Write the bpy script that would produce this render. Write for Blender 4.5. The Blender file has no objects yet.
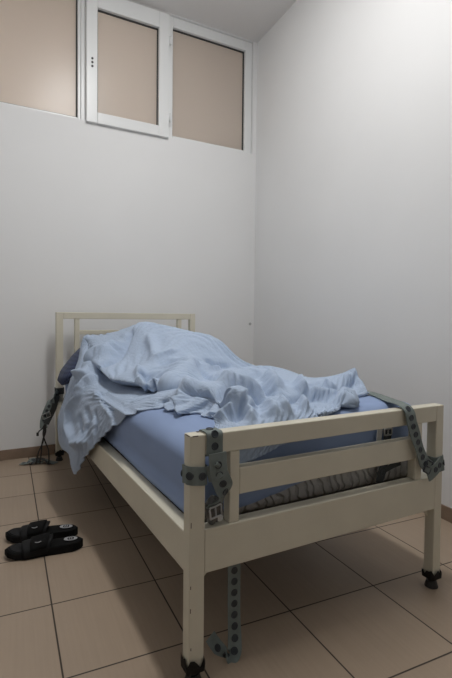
import bpy, bmesh, math, random
import numpy as np
from mathutils import Vector, Matrix
from mathutils.noise import noise as pnoise

S = bpy.context.scene
COL = S.collection
PI = math.pi

# ------------------------------------------------------------------ camera
YAW, PITCH, ROLL, EYE = 0.49881, -0.03088, 0.01044, 0.95
d = Vector((math.sin(YAW)*math.cos(PITCH), math.cos(YAW)*math.cos(PITCH), math.sin(PITCH)))
r = Vector((math.cos(YAW), -math.sin(YAW), 0)); u = r.cross(d)
r2 = r*math.cos(ROLL)+u*math.sin(ROLL); u2 = u*math.cos(ROLL)-r*math.sin(ROLL)
cam = bpy.data.objects.new('camera', bpy.data.cameras.new('camera')); COL.objects.link(cam)
M = Matrix((( r2.x, u2.x, -d.x, 0), (r2.y, u2.y, -d.y, 0), (r2.z, u2.z, -d.z, EYE), (0, 0, 0, 1)))
cam.matrix_world = M
cam.data.lens = 469.62/678*36; cam.data.sensor_width = 36; cam.data.shift_y = -8.72/678
cam.data.clip_start = .02
S.camera = cam

# ------------------------------------------------------------------ light and exposure
W = bpy.data.worlds.new('world'); S.world = W; W.use_nodes = True
W.node_tree.nodes['Background'].inputs[0].default_value = (.9, .93, 1, 1)
W.node_tree.nodes['Background'].inputs[1].default_value = .15

def area(name, loc, size, size_y, power, col, rot=(0, 0, 0)):
    l = bpy.data.lights.new(name, 'AREA'); l.shape = 'RECTANGLE'; l.size = size; l.size_y = size_y
    l.energy = power; l.color = col
    o = bpy.data.objects.new(name, l); COL.objects.link(o); o.location = loc; o.rotation_euler = rot
    return o
area('ceiling_tube_light', (.84, 1.45, 3.17), .16, 1.3, 22, (1.0, .995, .98))
for y in (.80, 1.2, 1.6, 2.0):                                     # bare fluorescent tube under the ceiling, over the bed
    l = bpy.data.lights.new('ceiling_tube_light', 'POINT'); l.energy = 5.7; l.color = (1.0, .995, .98); l.shadow_soft_size = .07
    o = bpy.data.objects.new('ceiling_tube_light', l); COL.objects.link(o); o.location = (.84, y, 3.06)
area('corridor_light', (.2, 4.35, 1.9), 1.2, .3, 58, (1.0, .89, .80), (math.radians(118), 0, 0))   # lit corridor behind the frosted panes
S.view_settings.view_transform = 'Standard'; S.view_settings.look = 'None'
S.view_settings.exposure = 0.0; S.view_settings.gamma = 1.0
S.view_settings.use_curve_mapping = False

# ------------------------------------------------------------------ materials
def mat(name, col, rough=.5, spec=.5, metal=0, bump=None, vary=None):
    """bump = (scale, strength, distance); vary = (scale, amount, detail)"""
    m = bpy.data.materials.new(name); m.use_nodes = True
    nt = m.node_tree; b = nt.nodes['Principled BSDF']
    b.inputs['Base Color'].default_value = (*col, 1); b.inputs['Roughness'].default_value = rough
    b.inputs['Specular IOR Level'].default_value = spec; b.inputs['Metallic'].default_value = metal
    tc = nt.nodes.new('ShaderNodeTexCoord')
    if vary:
        n = nt.nodes.new('ShaderNodeTexNoise'); n.inputs['Scale'].default_value = vary[0]; n.inputs['Detail'].default_value = vary[2]
        nt.links.new(tc.outputs['Object'], n.inputs['Vector'])
        mp = nt.nodes.new('ShaderNodeMapRange'); mp.inputs[1].default_value = .3; mp.inputs[2].default_value = .7
        mp.inputs[3].default_value = 1-vary[1]; mp.inputs[4].default_value = 1+vary[1]
        nt.links.new(n.outputs['Fac'], mp.inputs[0])
        mx = nt.nodes.new('ShaderNodeVectorMath'); mx.operation = 'SCALE'; mx.inputs[0].default_value = col
        nt.links.new(mp.outputs[0], mx.inputs['Scale']); nt.links.new(mx.outputs[0], b.inputs['Base Color'])
    if bump:
        n = nt.nodes.new('ShaderNodeTexNoise'); n.inputs['Scale'].default_value = bump[0]; n.inputs['Detail'].default_value = 4
        nt.links.new(tc.outputs['Object'], n.inputs['Vector'])
        bp = nt.nodes.new('ShaderNodeBump'); bp.inputs['Strength'].default_value = bump[1]; bp.inputs['Distance'].default_value = bump[2]
        nt.links.new(n.outputs['Fac'], bp.inputs['Height']); nt.links.new(bp.outputs[0], b.inputs['Normal'])
    return m

wall_m = mat('white_wall_paint', (.80, .80, .80), .75, .25, bump=(45, .12, .002), vary=(1.3, .02, 3))
side_m = mat('low_bounce_unseen_wall', (.58, .58, .58), .75, .25, bump=(45, .12, .002))  # unseen left and front walls, greyed down to weaken the bounced fill light
ceil_m = mat('white_ceiling_paint', (.80, .79, .785), .8, .2, bump=(40, .1, .002))
pvc_m = mat('white_pvc', (.80, .81, .81), .3, .5)
gasket_m = mat('grey_rubber_gasket', (.04, .04, .04), .6)
cream_m = mat('cream_enamel_paint', (.665, .625, .51), .38, .45, bump=(60, .05, .001), vary=(9, .035, 5))
plug_m = mat('black_plastic', (.018, .017, .016), .45)
rust_m = mat('bare_worn_metal', (.10, .07, .05), .7)
sheet_m = mat('blue_cotton_sheet', (.285, .37, .57), .8, .15, bump=(220, .12, .001), vary=(5, .04, 3))
foam_m = mat('black_foam', (.006, .006, .006), .8, .15, bump=(120, .2, .001))
band_m = mat('black_synthetic_leather', (.007, .007, .0075), .6, .25, bump=(150, .2, .001))
mark_m = mat('pale_print', (.36, .36, .37), .6)
strap_m = mat('grey_green_webbing', (.185, .215, .205), .75, .25, bump=(400, .25, .001), vary=(30, .12, 3))
strapd_m = mat('dark_webbing', (.05, .055, .055), .7, .3, bump=(400, .25, .001))
eye_m = mat('dark_eyelet', (.022, .03, .038), .45, .6)
metal_m = mat('dull_steel', (.42, .42, .42), .32, .5, 1)
clear_m = mat('clear_wrapping', (.55, .55, .55), .15, .8)
lining_m = mat('pale_lining', (.48, .48, .47), .8, .15)
dark_m = mat('dark_board', (.10, .08, .06), .8)

def tile_mat():
    m = bpy.data.materials.new('beige_floor_tile'); m.use_nodes = True; nt = m.node_tree; L = nt.links.new
    b = nt.nodes['Principled BSDF']; N = nt.nodes.new
    tc = N('ShaderNodeTexCoord')
    T = .3475
    sp = N('ShaderNodeSeparateXYZ'); L(tc.outputs['Object'], sp.inputs[0])
    def mth(op, a, bb=None, c=None):
        n = N('ShaderNodeMath'); n.operation = op
        for i, v in enumerate((a, bb, c)):
            if v is None: continue
            if hasattr(v, 'is_output'): L(v, n.inputs[i])
            else: n.inputs[i].default_value = v
        return n.outputs[0]
    def edge(o):
        f = mth('FRACT', mth('ADD', mth('DIVIDE', o, T), 200.0))
        return mth('MULTIPLY', mth('MINIMUM', f, mth('SUBTRACT', 1.0, f)), T)
    e = mth('MINIMUM', edge(sp.outputs[0]), edge(sp.outputs[1]))
    g = N('ShaderNodeMapRange'); g.inputs[1].default_value = .0017; g.inputs[2].default_value = .0031; L(e, g.inputs[0])
    # per tile tone
    cx = mth('FLOOR', mth('ADD', mth('DIVIDE', sp.outputs[0], T), 200.0)); cy = mth('FLOOR', mth('ADD', mth('DIVIDE', sp.outputs[1], T), 200.0))
    cb = N('ShaderNodeCombineXYZ'); L(cx, cb.inputs[0]); L(cy, cb.inputs[1])
    wn = N('ShaderNodeTexWhiteNoise'); L(cb.outputs[0], wn.inputs['Vector'])
    # fine streaks running along the tile
    ms = N('ShaderNodeMapping'); ms.inputs['Scale'].default_value = (110, 3, 1); L(tc.outputs['Object'], ms.inputs[0])
    ns = N('ShaderNodeTexNoise'); ns.inputs['Scale'].default_value = 1; ns.inputs['Detail'].default_value = 3; L(ms.outputs[0], ns.inputs['Vector'])
    nb = N('ShaderNodeTexNoise'); nb.inputs['Scale'].default_value = 4; nb.inputs['Detail'].default_value = 5; L(tc.outputs['Object'], nb.inputs['Vector'])
    v = mth('ADD', mth('MULTIPLY', ns.outputs['Fac'], .16), mth('MULTIPLY', nb.outputs['Fac'], .16))
    v = mth('ADD', v, mth('MULTIPLY', wn.outputs['Value'], .07))
    v = mth('ADD', v, .80)
    sc = N('ShaderNodeVectorMath'); sc.operation = 'SCALE'; sc.inputs[0].default_value = (.375, .29, .215); L(v, sc.inputs['Scale'])
    mx = N('ShaderNodeMix'); mx.data_type = 'RGBA'; L(g.outputs[0], mx.inputs['Factor'])
    mx.inputs['A'].default_value = (.055, .043, .034, 1); L(sc.outputs[0], mx.inputs['B'])
    L(mx.outputs['Result'], b.inputs['Base Color'])
    rr = N('ShaderNodeMapRange'); rr.inputs[3].default_value = .8; rr.inputs[4].default_value = .42; L(g.outputs[0], rr.inputs[0]); L(rr.outputs[0], b.inputs['Roughness'])
    b.inputs['Specular IOR Level'].default_value = .35
    bp = N('ShaderNodeBump'); bp.inputs['Distance'].default_value = .0015; bp.inputs['Strength'].default_value = .6; L(g.outputs[0], bp.inputs['Height']); L(bp.outputs[0], b.inputs['Normal'])
    return m
tile_m = tile_mat()
skirt_m = mat('beige_skirting_tile', (.25, .18, .13), .45, .35, vary=(14, .12, 5))

def blanket_mat(name, col, a1, bs):
    m = bpy.data.materials.new(name); m.use_nodes = True; nt = m.node_tree; L = nt.links.new; N = nt.nodes.new
    b = nt.nodes['Principled BSDF']; b.inputs['Roughness'].default_value = .85; b.inputs['Specular IOR Level'].default_value = .12
    b.inputs['Sheen Weight'].default_value = .1
    uv = N('ShaderNodeUVMap')
    def wave(dirn, s):
        w = N('ShaderNodeTexWave'); w.wave_type = 'BANDS'; w.bands_direction = dirn; w.inputs['Scale'].default_value = s
        w.inputs['Distortion'].default_value = .6; w.inputs['Detail'].default_value = 1; L(uv.outputs[0], w.inputs[0]); return w.outputs['Fac']
    wx = wave('X', 18); wy = wave('Y', 18)
    ad = N('ShaderNodeMath'); ad.operation = 'ADD'; L(wx, ad.inputs[0]); L(wy, ad.inputs[1])
    mr = N('ShaderNodeMapRange'); mr.inputs[1].default_value = .2; mr.inputs[2].default_value = 1.8; mr.inputs[3].default_value = 1-a1; mr.inputs[4].default_value = 1+a1
    L(ad.outputs[0], mr.inputs[0])
    sc = N('ShaderNodeVectorMath'); sc.operation = 'SCALE'; sc.inputs[0].default_value = col; L(mr.outputs[0], sc.inputs['Scale'])
    L(sc.outputs[0], b.inputs['Base Color'])
    n = N('ShaderNodeTexNoise'); n.inputs['Scale'].default_value = 42; n.inputs['Detail'].default_value = 4; n.inputs['Distortion'].default_value = .8
    L(uv.outputs[0], n.inputs['Vector'])
    bp = N('ShaderNodeBump'); bp.inputs['Strength'].default_value = bs; bp.inputs['Distance'].default_value = .006
    L(n.outputs['Fac'], bp.inputs['Height']); L(bp.outputs[0], b.inputs['Normal'])
    return m
blanket_m = blanket_mat('pale_blue_crinkled_cotton', (.43, .52, .665), .025, .8)
pillow_m = blanket_mat('dark_blue_checked_cotton', (.055, .07, .13), .3, .6)

def quilt_mat():
    m = bpy.data.materials.new('grey_quilted_ticking'); m.use_nodes = True; nt = m.node_tree; L = nt.links.new; N = nt.nodes.new
    b = nt.nodes['Principled BSDF']; b.inputs['Base Color'].default_value = (.46, .45, .435, 1); b.inputs['Roughness'].default_value = .8
    tc = N('ShaderNodeTexCoord')
    w = N('ShaderNodeTexWave'); w.wave_type = 'RINGS'; w.rings_direction = 'Y'; w.inputs['Scale'].default_value = 11
    w.inputs['Distortion'].default_value = 5; w.inputs['Detail'].default_value = 1; w.inputs['Detail Scale'].default_value = 2.0
    L(tc.outputs['Object'], w.inputs[0])
    mr = N('ShaderNodeMapRange'); mr.inputs[1].default_value = 0; mr.inputs[2].default_value = .35; L(w.outputs['Fac'], mr.inputs[0])
    mx = N('ShaderNodeMix'); mx.data_type = 'RGBA'; mx.inputs['A'].default_value = (.36, .35, .335, 1); mx.inputs['B'].default_value = (.46, .45, .435, 1)
    L(mr.outputs[0], mx.inputs['Factor']); L(mx.outputs['Result'], b.inputs['Base Color'])
    bp = N('ShaderNodeBump'); bp.inputs['Strength'].default_value = .8; bp.inputs['Distance'].default_value = .01
    L(mr.outputs[0], bp.inputs['Height']); L(bp.outputs[0], b.inputs['Normal'])
    return m
quilt_m = quilt_mat()

def frosted_mat():
    m = bpy.data.materials.new('frosted_glass'); m.use_nodes = True; nt = m.node_tree; L = nt.links.new; N = nt.nodes.new
    out = nt.nodes['Material Output']; nt.nodes.remove(nt.nodes['Principled BSDF'])
    df = N('ShaderNodeBsdfDiffuse'); df.inputs['Color'].default_value = (.66, .60, .545, 1)
    tr = N('ShaderNodeBsdfTranslucent'); tr.inputs['Color'].default_value = (.72, .66, .60, 1)
    gl = N('ShaderNodeBsdfGlossy'); gl.inputs['Roughness'].default_value = .32; gl.inputs['Color'].default_value = (.9, .9, .9, 1)
    m1 = N('ShaderNodeMixShader'); m1.inputs[0].default_value = .45; L(df.outputs[0], m1.inputs[1]); L(tr.outputs[0], m1.inputs[2])
    fr = N('ShaderNodeFresnel'); fr.inputs[0].default_value = 1.45
    m2 = N('ShaderNodeMixShader'); L(fr.outputs[0], m2.inputs[0]); L(m1.outputs[0], m2.inputs[1]); L(gl.outputs[0], m2.inputs[2])
    L(m2.outputs[0], out.inputs[0])
    return m
frost_m = frosted_mat()

# ------------------------------------------------------------------ helpers
def obj(name, bm, m, parent=None, smooth=False, origin=None):
    me = bpy.data.meshes.new(name)
    if smooth:
        for f in bm.faces: f.smooth = True
    bm.to_mesh(me); bm.free()
    if origin is not None: me.transform(Matrix.Translation(-Vector(origin)))
    if m is not None: me.materials.append(m)
    o = bpy.data.objects.new(name, me); COL.objects.link(o)
    if origin is not None: o.location = origin
    if parent is not None:
        o.parent = parent
        if origin is None: o.matrix_parent_inverse = Matrix.Translation(-Vector(parent.location)) if parent.rotation_euler.z == 0 else Matrix()
        else: o.location = Vector(origin)-Vector(parent.location)
    return o

def thing(name, label, cat, loc=(0, 0, 0), rotz=0, group=None):
    o = bpy.data.objects.new(name, None); COL.objects.link(o); o.empty_display_size = .1
    o.location = loc; o.rotation_euler = (0, 0, rotz); tag(o, label, cat, group); return o
def tag(o, label, cat, group=None):
    o['label'] = label; o['category'] = cat
    if group: o['group'] = group
    return o
def struct(name, bm, m, parent=None, **k):
    o = obj(name, bm, m, parent, **k)
    if parent is None: o['kind'] = 'structure'
    return o

def box(bm, x0, x1, y0, y1, z0, z1, bev=0, seg=2):
    vs = [bm.verts.new(p) for p in ((x0,y0,z0),(x1,y0,z0),(x1,y1,z0),(x0,y1,z0),(x0,y0,z1),(x1,y0,z1),(x1,y1,z1),(x0,y1,z1))]
    fs = [bm.faces.new([vs[i] for i in q]) for q in ((0,3,2,1),(4,5,6,7),(0,1,5,4),(1,2,6,5),(2,3,7,6),(3,0,4,7))]
    if bev:
        es = list({e for f in fs for e in f.edges})
        bmesh.ops.bevel(bm, geom=es, offset=bev, segments=seg, affect='EDGES', profile=.5)
    return bm
def bx(*a, **k): return box(bmesh.new(), *a, **k)

def cyl(bm, c, axis, rad, h, n=20, rad2=None):
    """solid cylinder centred on c along axis"""
    q = Vector((0, 0, 1)).rotation_difference(Vector(axis)).to_matrix().to_4x4()
    bmesh.ops.create_cone(bm, cap_ends=True, segments=n, radius1=rad, radius2=rad if rad2 is None else rad2, depth=h,
                          matrix=Matrix.Translation(Vector(c)) @ q)
    return bm
def torus(bm, c, axis, R, rr, n=16, k=6, squash=1):
    q = Vector((0, 0, 1)).rotation_difference(Vector(axis)).to_matrix()
    vs = []
    for i in range(n):
        a = 2*PI*i/n; row = []
        for j in range(k):
            b = 2*PI*j/k
            p = Vector(((R+rr*math.cos(b))*math.cos(a), (R+rr*math.cos(b))*math.sin(a), rr*squash*math.sin(b)))
            row.append(bm.verts.new(Vector(c)+q@p))
        vs.append(row)
    for i in range(n):
        for j in range(k):
            bm.faces.new((vs[i][j], vs[(i+1)%n][j], vs[(i+1)%n][(j+1)%k], vs[i][(j+1)%k]))
    return bm

def catmull(P, n):
    P = [np.array(p, float) for p in P]; P = [2*P[0]-P[1]]+P+[2*P[-1]-P[-2]]; out = []
    for i in range(1, len(P)-2):
        for k in range(n):
            t = k/n; a, b, c, e = P[i-1:i+3]
            out.append(.5*((2*b)+(c-a)*t+(2*a-5*b+4*c-e)*t*t+(3*b-a-3*c+e)*t**3))
    out.append(P[-2]); return np.array(out)

def tube(bm, pts, rad, n=8, sub=6):
    P = catmull(pts, sub); rows = []; up = Vector((.3, .2, .93))
    for i, p in enumerate(P):
        t = Vector(P[min(i+1, len(P)-1)]-P[max(i-1, 0)]).normalized(); a = t.cross(up)
        if a.length < 1e-3: a = t.cross(Vector((1, 0, 0)))
        a.normalize(); b = t.cross(a)
        rows.append([bm.verts.new(Vector(p)+rad*(math.cos(2*PI*k/n)*a+math.sin(2*PI*k/n)*b)) for k in range(n)])
    for i in range(len(rows)-1):
        for k in range(n): bm.faces.new((rows[i][k], rows[i][(k+1)%n], rows[i+1][(k+1)%n], rows[i+1][k]))
    bm.faces.new(rows[0][::-1]); bm.faces.new(rows[-1]); return bm

def ribbon(name, pts, wid, width, parent, m, thick=.003, sub=8, holes=None, origin=None, label=None):
    """a flat strap along pts; wid = the direction of its width at each point; holes = (first, spacing, count): eyelets as children"""
    P = catmull(pts, sub); Wd = catmull(wid, sub); bm = bmesh.new(); rows = []; NR = []
    for i, p in enumerate(P):
        t = P[min(i+1, len(P)-1)]-P[max(i-1, 0)]; t /= np.linalg.norm(t)+1e-9
        w = Wd[i]-t*(Wd[i]@t); w /= np.linalg.norm(w)+1e-9; nrm = np.cross(t, w); NR.append((w, nrm))
        row = []
        for (a, b) in ((-1, -1), (-.9, -1.15), (.9, -1.15), (1, -1), (1, 1), (.9, 1.15), (-.9, 1.15), (-1, 1)):
            row.append(bm.verts.new(Vector(p+w*a*width/2+nrm*b*thick/2)))
        rows.append(row)
    for i in range(len(rows)-1):
        for k in range(8): bm.faces.new((rows[i][k], rows[i][(k+1)%8], rows[i+1][(k+1)%8], rows[i+1][k]))
    bm.faces.new(rows[0][::-1]); bm.faces.new(rows[-1])
    o = obj(name, bm, m, parent, smooth=False)
    if holes:
        seg = np.r_[0, np.cumsum(np.linalg.norm(np.diff(P, axis=0), axis=1))]
        for k in range(holes[2]):
            s = holes[0]+k*holes[1]
            if s > seg[-1]-.008: break
            i = int(np.searchsorted(seg, s)); i = min(max(i, 1), len(P)-1)
            f = (s-seg[i-1])/(seg[i]-seg[i-1]+1e-9); c = P[i-1]*(1-f)+P[i]*f; nrm = NR[i][1]
            hb = bmesh.new()
            cyl(hb, c, nrm, .0078, thick*1.55, 16)
            torus(hb, c+nrm*thick*.75, nrm, .0088, .0016, 16, 6); torus(hb, c-nrm*thick*.75, nrm, .0088, .0016, 16, 6)
            obj('eyelet', hb, eye_m, parent, smooth=False)
    return o

def buckle(parent, c, rx=(1, 0, 0), up=(0, 0, 1), w=.05, h=.03, m=None):
    """a steel ladder buckle: an oval frame with a tongue"""
    rx = Vector(rx).normalized(); up = Vector(up).normalized(); c = Vector(c); bm = bmesh.new()
    ring = [c+rx*(w/2*sx)+up*(h/2*sy) for sx, sy in ((-1,-1),(0,-1),(1,-1),(1,0),(1,1),(0,1),(-1,1),(-1,0),(-1,-1))]
    tube(bm, ring, .0028, 8, 3)
    tube(bm, [c-up*h/2, c, c+up*h*.55], .0022, 6, 3)
    return obj('buckle', bm, m or metal_m, parent, smooth=True)

# ------------------------------------------------------------------ the room
WY = 3.335; KX = 2.082; TANG = .061; CZ = 3.190; LX = -.75; FY = -1.35
KB = (KX-math.tan(TANG)*(WY-FY), FY)               # where the right wall meets the front wall
bm = bx(0, 6, 0, 6.5, -.12, 0); fl = struct('floor', bm, tile_m)
fl.location = (.2077, 1.2456, 0); fl.rotation_euler = (0, 0, -TANG)
fl.data.transform(Matrix.Translation((-.3475*9, -.3475*9, 0)))
struct('ceiling', bx(LX-.2, KX+.4, FY-.2, WY+1.6, CZ, CZ+.12), ceil_m)
bm = bmesh.new(); ZB, ZT = 2.28, 3.186
box(bm, LX-.15, KX+.2, WY, WY+.12, 0, ZB); box(bm, LX-.15, KX+.2, WY, WY+.12, ZT, CZ)
box(bm, KX-.035, KX+.2, WY, WY+.12, ZB, ZT); box(bm, LX-.15, -.55, WY, WY+.12, ZB, ZT)
struct('wall_back', bm, wall_m)
bm = bmesh.new(); ct, st = math.cos(TANG), math.sin(TANG)
box(bm, 0, .15, -(WY-FY)/ct-.2, .0, 0, CZ)
w = struct('wall_right', bm, wall_m); w.location = (KX, WY, 0); w.rotation_euler = (0, 0, -TANG)
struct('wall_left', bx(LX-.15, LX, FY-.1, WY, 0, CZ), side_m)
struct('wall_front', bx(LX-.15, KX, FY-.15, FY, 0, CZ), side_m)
struct('baseboard_back', bx(LX, KX, WY-.009, WY, 0, .066, bev=.002), skirt_m)
w = struct('baseboard_right', bx(-.009, 0, -(WY-FY)/ct, -.01, 0, .066, bev=.002), skirt_m); w.location = (KX, WY, 0); w.rotation_euler = (0, 0, -TANG)
# corridor behind the high windows
bm = bmesh.new(); box(bm, LX-.2, KX+.4, WY+1.5, WY+1.6, 1.4, CZ); box(bm, LX-.2, KX+.4, WY+.12, WY+1.6, 1.4, 1.5)
box(bm, LX-.3, LX-.2, WY+.1, WY+1.6, 1.4, CZ); box(bm, KX+.4, KX+.5, WY+.1, WY+1.6, 1.4, CZ)
struct('wall_corridor', bm, wall_m)

# windows: frame lines set back in the opening, the middle sash standing proud
def frame_ring(bm, x0, x1, z0, z1, l, rt, b, t, y0, y1, bev=.004):
    box(bm, x0, x0+l, y0, y1, z0, z1, bev); box(bm, x1-rt, x1, y0, y1, z0, z1, bev)
    box(bm, x0+l, x1-rt, y0, y1, z0, z0+b, bev); box(bm, x0+l, x1-rt, y0, y1, z1-t, z1, bev)
def window(name, x0, x1, z0, z1, fr, y0, y1, py):
    l, rt, b, t = fr
    bm = bmesh.new(); frame_ring(bm, x0, x1, z0, z1, l, rt, b, t, y0, y1)
    wo = struct(name, bm, pvc_m)
    bm = bmesh.new(); g = .007
    frame_ring(bm, x0+l, x1-rt, z0+b, z1-t, g, g, g, g, py-.012, py+.004, 0)
    obj('gasket', bm, gasket_m, wo)
    obj('pane', bx(x0+l, x1-rt, py, py+.006, z0+b, z1-t), frost_m, wo)
    return wo
window('window_1', -.55, .676, ZB, ZT, (.06, .020, .022, .06), WY+.03, WY+.10, WY+.06)
wo = window('window_2', .703, 1.303, 2.268, ZT-.02, (.075, .078, .075, .115), WY-.025, WY+.05, WY+.012)
hb = bmesh.new()
for k in range(3): cyl(hb, (.742, WY-.026, 2.645+k*.026), (0, 1, 0), .0075, .006, 14)
obj('handle_screw', hb, plug_m, wo)
for z in (2.42, 2.98):
    hb = bmesh.new(); cyl(hb, (1.31, WY-.022, z), (0, 0, 1), .008, .06, 14); obj('hinge', hb, pvc_m, wo, smooth=True)
window('window_3', 1.313, KX-.037, ZB, ZT, (.036, .062, .026, .075), WY+.02, WY+.10, WY+.055)
struct('trim_1', bx(.676, .703, WY+.02, WY+.10, ZB, ZT, bev=.003), pvc_m)
struct('trim_2', bx(.676, 1.313, WY+.05, WY+.10, ZB, ZB+.03, bev=.003), pvc_m)
# screw anchor in the wall by the corner
bm = bmesh.new(); cyl(bm, (2.042, WY-.002, .885), (0, 1, 0), .011, .008, 16); cyl(bm, (2.042, WY-.004, .885), (0, 1, 0), .005, .008, 10)
tag(obj('wall_anchor', bm, lining_m), 'small round wall plug in the white back wall near the right corner', 'wall plug')

# ------------------------------------------------------------------ the bed
XL0, XL1 = .482, .525; XR0, XR1 = 1.412, 1.449      # posts, outer and inner
YF0, YF1 = 1.065, 1.105; YH0, YH1 = 3.150, 3.190
bed = thing('hospital_bed', 'cream painted metal bed frame with slatted headboard and footboard, mattress laid in it', 'bed', (.965, 2.12, 0))
def post(x0, x1, y0, y1, z1, chips=()):
    p = obj('post', bx(x0, x1, y0, y1, .045, z1, bev=.003), cream_m, bed)
    cx, cy = (x0+x1)/2, (y0+y1)/2
    bm = bmesh.new()                                   # torn rubber boot
    rng = random.Random(int(cx*1000+cy*77)); n = 20; rows = []
    for (rad, z) in ((.030, 0), (.031, 1), (.0305, 2)):
        row = []
        for k in range(n):
            a = 2*PI*k/n; sq = max(abs(math.cos(a)), abs(math.sin(a)))
            rr = min(rad/sq, rad*1.28)*.86
            zz = (.036, .05, .060+rng.uniform(-.012, .016))[z]
            row.append(bm.verts.new((cx+rr*math.cos(a), cy+rr*math.sin(a), zz)))
        rows.append(row)
    for i in range(2):
        for k in range(n): bm.faces.new((rows[i][k], rows[i][(k+1)%n], rows[i+1][(k+1)%n], rows[i+1][k]))
    bm.faces.new(rows[0][::-1])
    bmesh.ops.solidify(bm, geom=bm.faces[:], thickness=.003)
    obj('rubber_boot', bm, plug_m, p)
    bm = bmesh.new()                                   # glide foot
    cyl(bm, (cx, cy, .030), (0, 0, 1), .012, .03, 16); cyl(bm, (cx, cy, .012), (0, 0, 1), .023, .022, 24, .017); cyl(bm, (cx, cy, .0015), (0, 0, 1), .021, .003, 24, .023)
    obj('glide_foot', bm, plug_m, p, smooth=False)
    if chips:
        for (fx, fy, z, w_, h_) in chips: obj('paint_chip', bx(fx-w_/2, fx+w_/2, fy-.0006, fy+.0006, z-h_/2, z+h_/2), rust_m, p)
    return p
FT = .648
post(XL0, XL1, YF0, YF1, FT, [(XL0+.004, YF0+.0003, .42, .0022, 0.0140), (XL0+.004, YF0+.0003, .26, .0022, 0.0084), (XL0+.004, YF0+.0003, .20, .0022, 0.0112), (XL0+.006, YF0+.0003, .10, .0022, 0.0070)])
post(XR0, XR1, YF0, YF1, FT)
HT = .962
post(XL0, XL1, YH0, YH1, HT); post(XR0+.005, XR1+.008, YH0, YH1, HT)
B = .003
def part(name, *a): return obj(name, bx(*a, bev=B), cream_m, bed)
tr = part('top_rail', XL1, XR0, YF0, YF1, .594, FT)
part('middle_rail', .628, 1.314, YF0+.004, YF1-.004, .474, .546)
part('lower_rail', XL1, XR0, YF0, YF1, .287, .402)
part('upright', .598, .628, YF0+.003, YF1-.003, .402, .594); part('upright', 1.314, 1.344, YF0+.003, YF1-.003, .402, .594)
part('top_rail', XL1, XR0+.005, YH0, YH1, .920, HT)
part('crossbar', .628, 1.32, YH0+.008, YH1-.008, .818, .846)
part('upright', .598, .628, YH0+.004, YH1-.004, .402, .92); part('upright', 1.32, 1.35, YH0+.004, YH1-.004, .402, .92)
part('crossbar', .628, 1.32, YH0+.008, YH1-.008, .60, .64)
part('lower_rail', XL1, XR0+.005, YH0, YH1, .287, .402)
part('side_rail', XL0+.003, XL0+.046, YF1, YH0, .283, .389); part('side_rail', XR1-.046, XR1-.003, YF1, YH0, .283, .389)
bm = bmesh.new()
for k in range(14): box(bm, XL0+.046, XR1-.046, 1.15+k*.143, 1.22+k*.143, .345, .366, .002)
obj('bed_slats', bm, dark_m, bed)
# gussets under the corners of the footboard
for x0, s in ((XL1, 1), (XR0, -1)):
    bm = bmesh.new(); vs = [bm.verts.new((x0+s*a, y, z)) for y in (YF1-.012, YF1-.008) for a, z in ((0, .287), (.035, .287), (0, .25))]
    bm.faces.new(vs[:3]); bm.faces.new(vs[5:2:-1])
    for i in range(3): bm.faces.new((vs[i], vs[(i+1)%3], vs[3+(i+1)%3], vs[3+i]))
    bmesh.ops.recalc_face_normals(bm, faces=bm.faces[:]); obj('gusset', bm, cream_m, bed)
# sharp open tube ends at the top of the near post
for q in ((XL0-.0005, XL0+.0015, YF0+.004, YF0+.030, FT-.0035, FT-.001), (XL0+.006, XL0+.022, YF0-.0005, YF0+.0012, FT-.0035, FT-.001),
          (XL1-.012, XL1-.002, YF1-.014, YF1-.004, FT-.002, FT+.0006)):
    obj('paint_chip', bx(*q), rust_m, bed)

# ------------------------------------------------------------------ mattress and sheet
MX0, MX1, MY0, MY1, MZ0 = .532, 1.424, 1.142, 3.125, .368
def mtop(x):
    return float(np.interp(x, [.53, .62, .80, 1.1, 1.42], [.580, .605, .625, .636, .638]))
def round_box(x0, x1, y0, y1, z0, z1, rad, nx, ny, nz, off=0, bottom=True, f=None):
    bm = bmesh.new(); cache = {}
    lo = np.array([x0, y0, z0])+rad; hi = np.array([x1, y1, z1])-rad
    def V(i, j, k):
        if (i, j, k) not in cache:
            p = np.array([x0+(x1-x0)*i/nx, y0+(y1-y0)*j/ny, z0+(z1-z0)*k/nz]); q = np.clip(p, lo, hi); e = p-q; n = np.linalg.norm(e)
            if n > 1e-9: p = q+e/n*(rad+off)
            if f: p = f(p)
            cache[(i, j, k)] = bm.verts.new(p)
        return cache[(i, j, k)]
    def grid(A, Bn, fn, flip):
        for a in range(A):
            for b in range(Bn):
                q = [fn(a, b), fn(a+1, b), fn(a+1, b+1), fn(a, b+1)]
                q = [V(*t) for t in q]
                if flip: q.reverse()
                bm.faces.new(q)
    grid(nx, ny, lambda a, b: (a, b, nz), False)
    if bottom: grid(nx, ny, lambda a, b: (a, b, 0), True)
    grid(nx, nz, lambda a, b: (a, 0, b), False); grid(nx, nz, lambda a, b: (a, ny, b), True)
    grid(ny, nz, lambda a, b: (0, a, b), True); grid(ny, nz, lambda a, b: (nx, a, b), False)
    return bm
ZT0 = .6
def crown(p):
    p = p.copy(); p[2] = MZ0+(p[2]-MZ0)*(mtop(p[0])-MZ0)/(ZT0-MZ0); return p
tag(obj('mattress', round_box(MX0, MX1, MY0, MY1, MZ0, ZT0, .045, 40, 80, 14, f=crown), quilt_m, smooth=True),
    'grey quilted mattress lying in the cream bed frame under the blue sheet', 'mattress')
def hem(x): return float(np.interp(x, [.70, .78, .93, 1.07, 1.25, 1.42], [.385, .398, .428, .440, .455, .50]))
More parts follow.
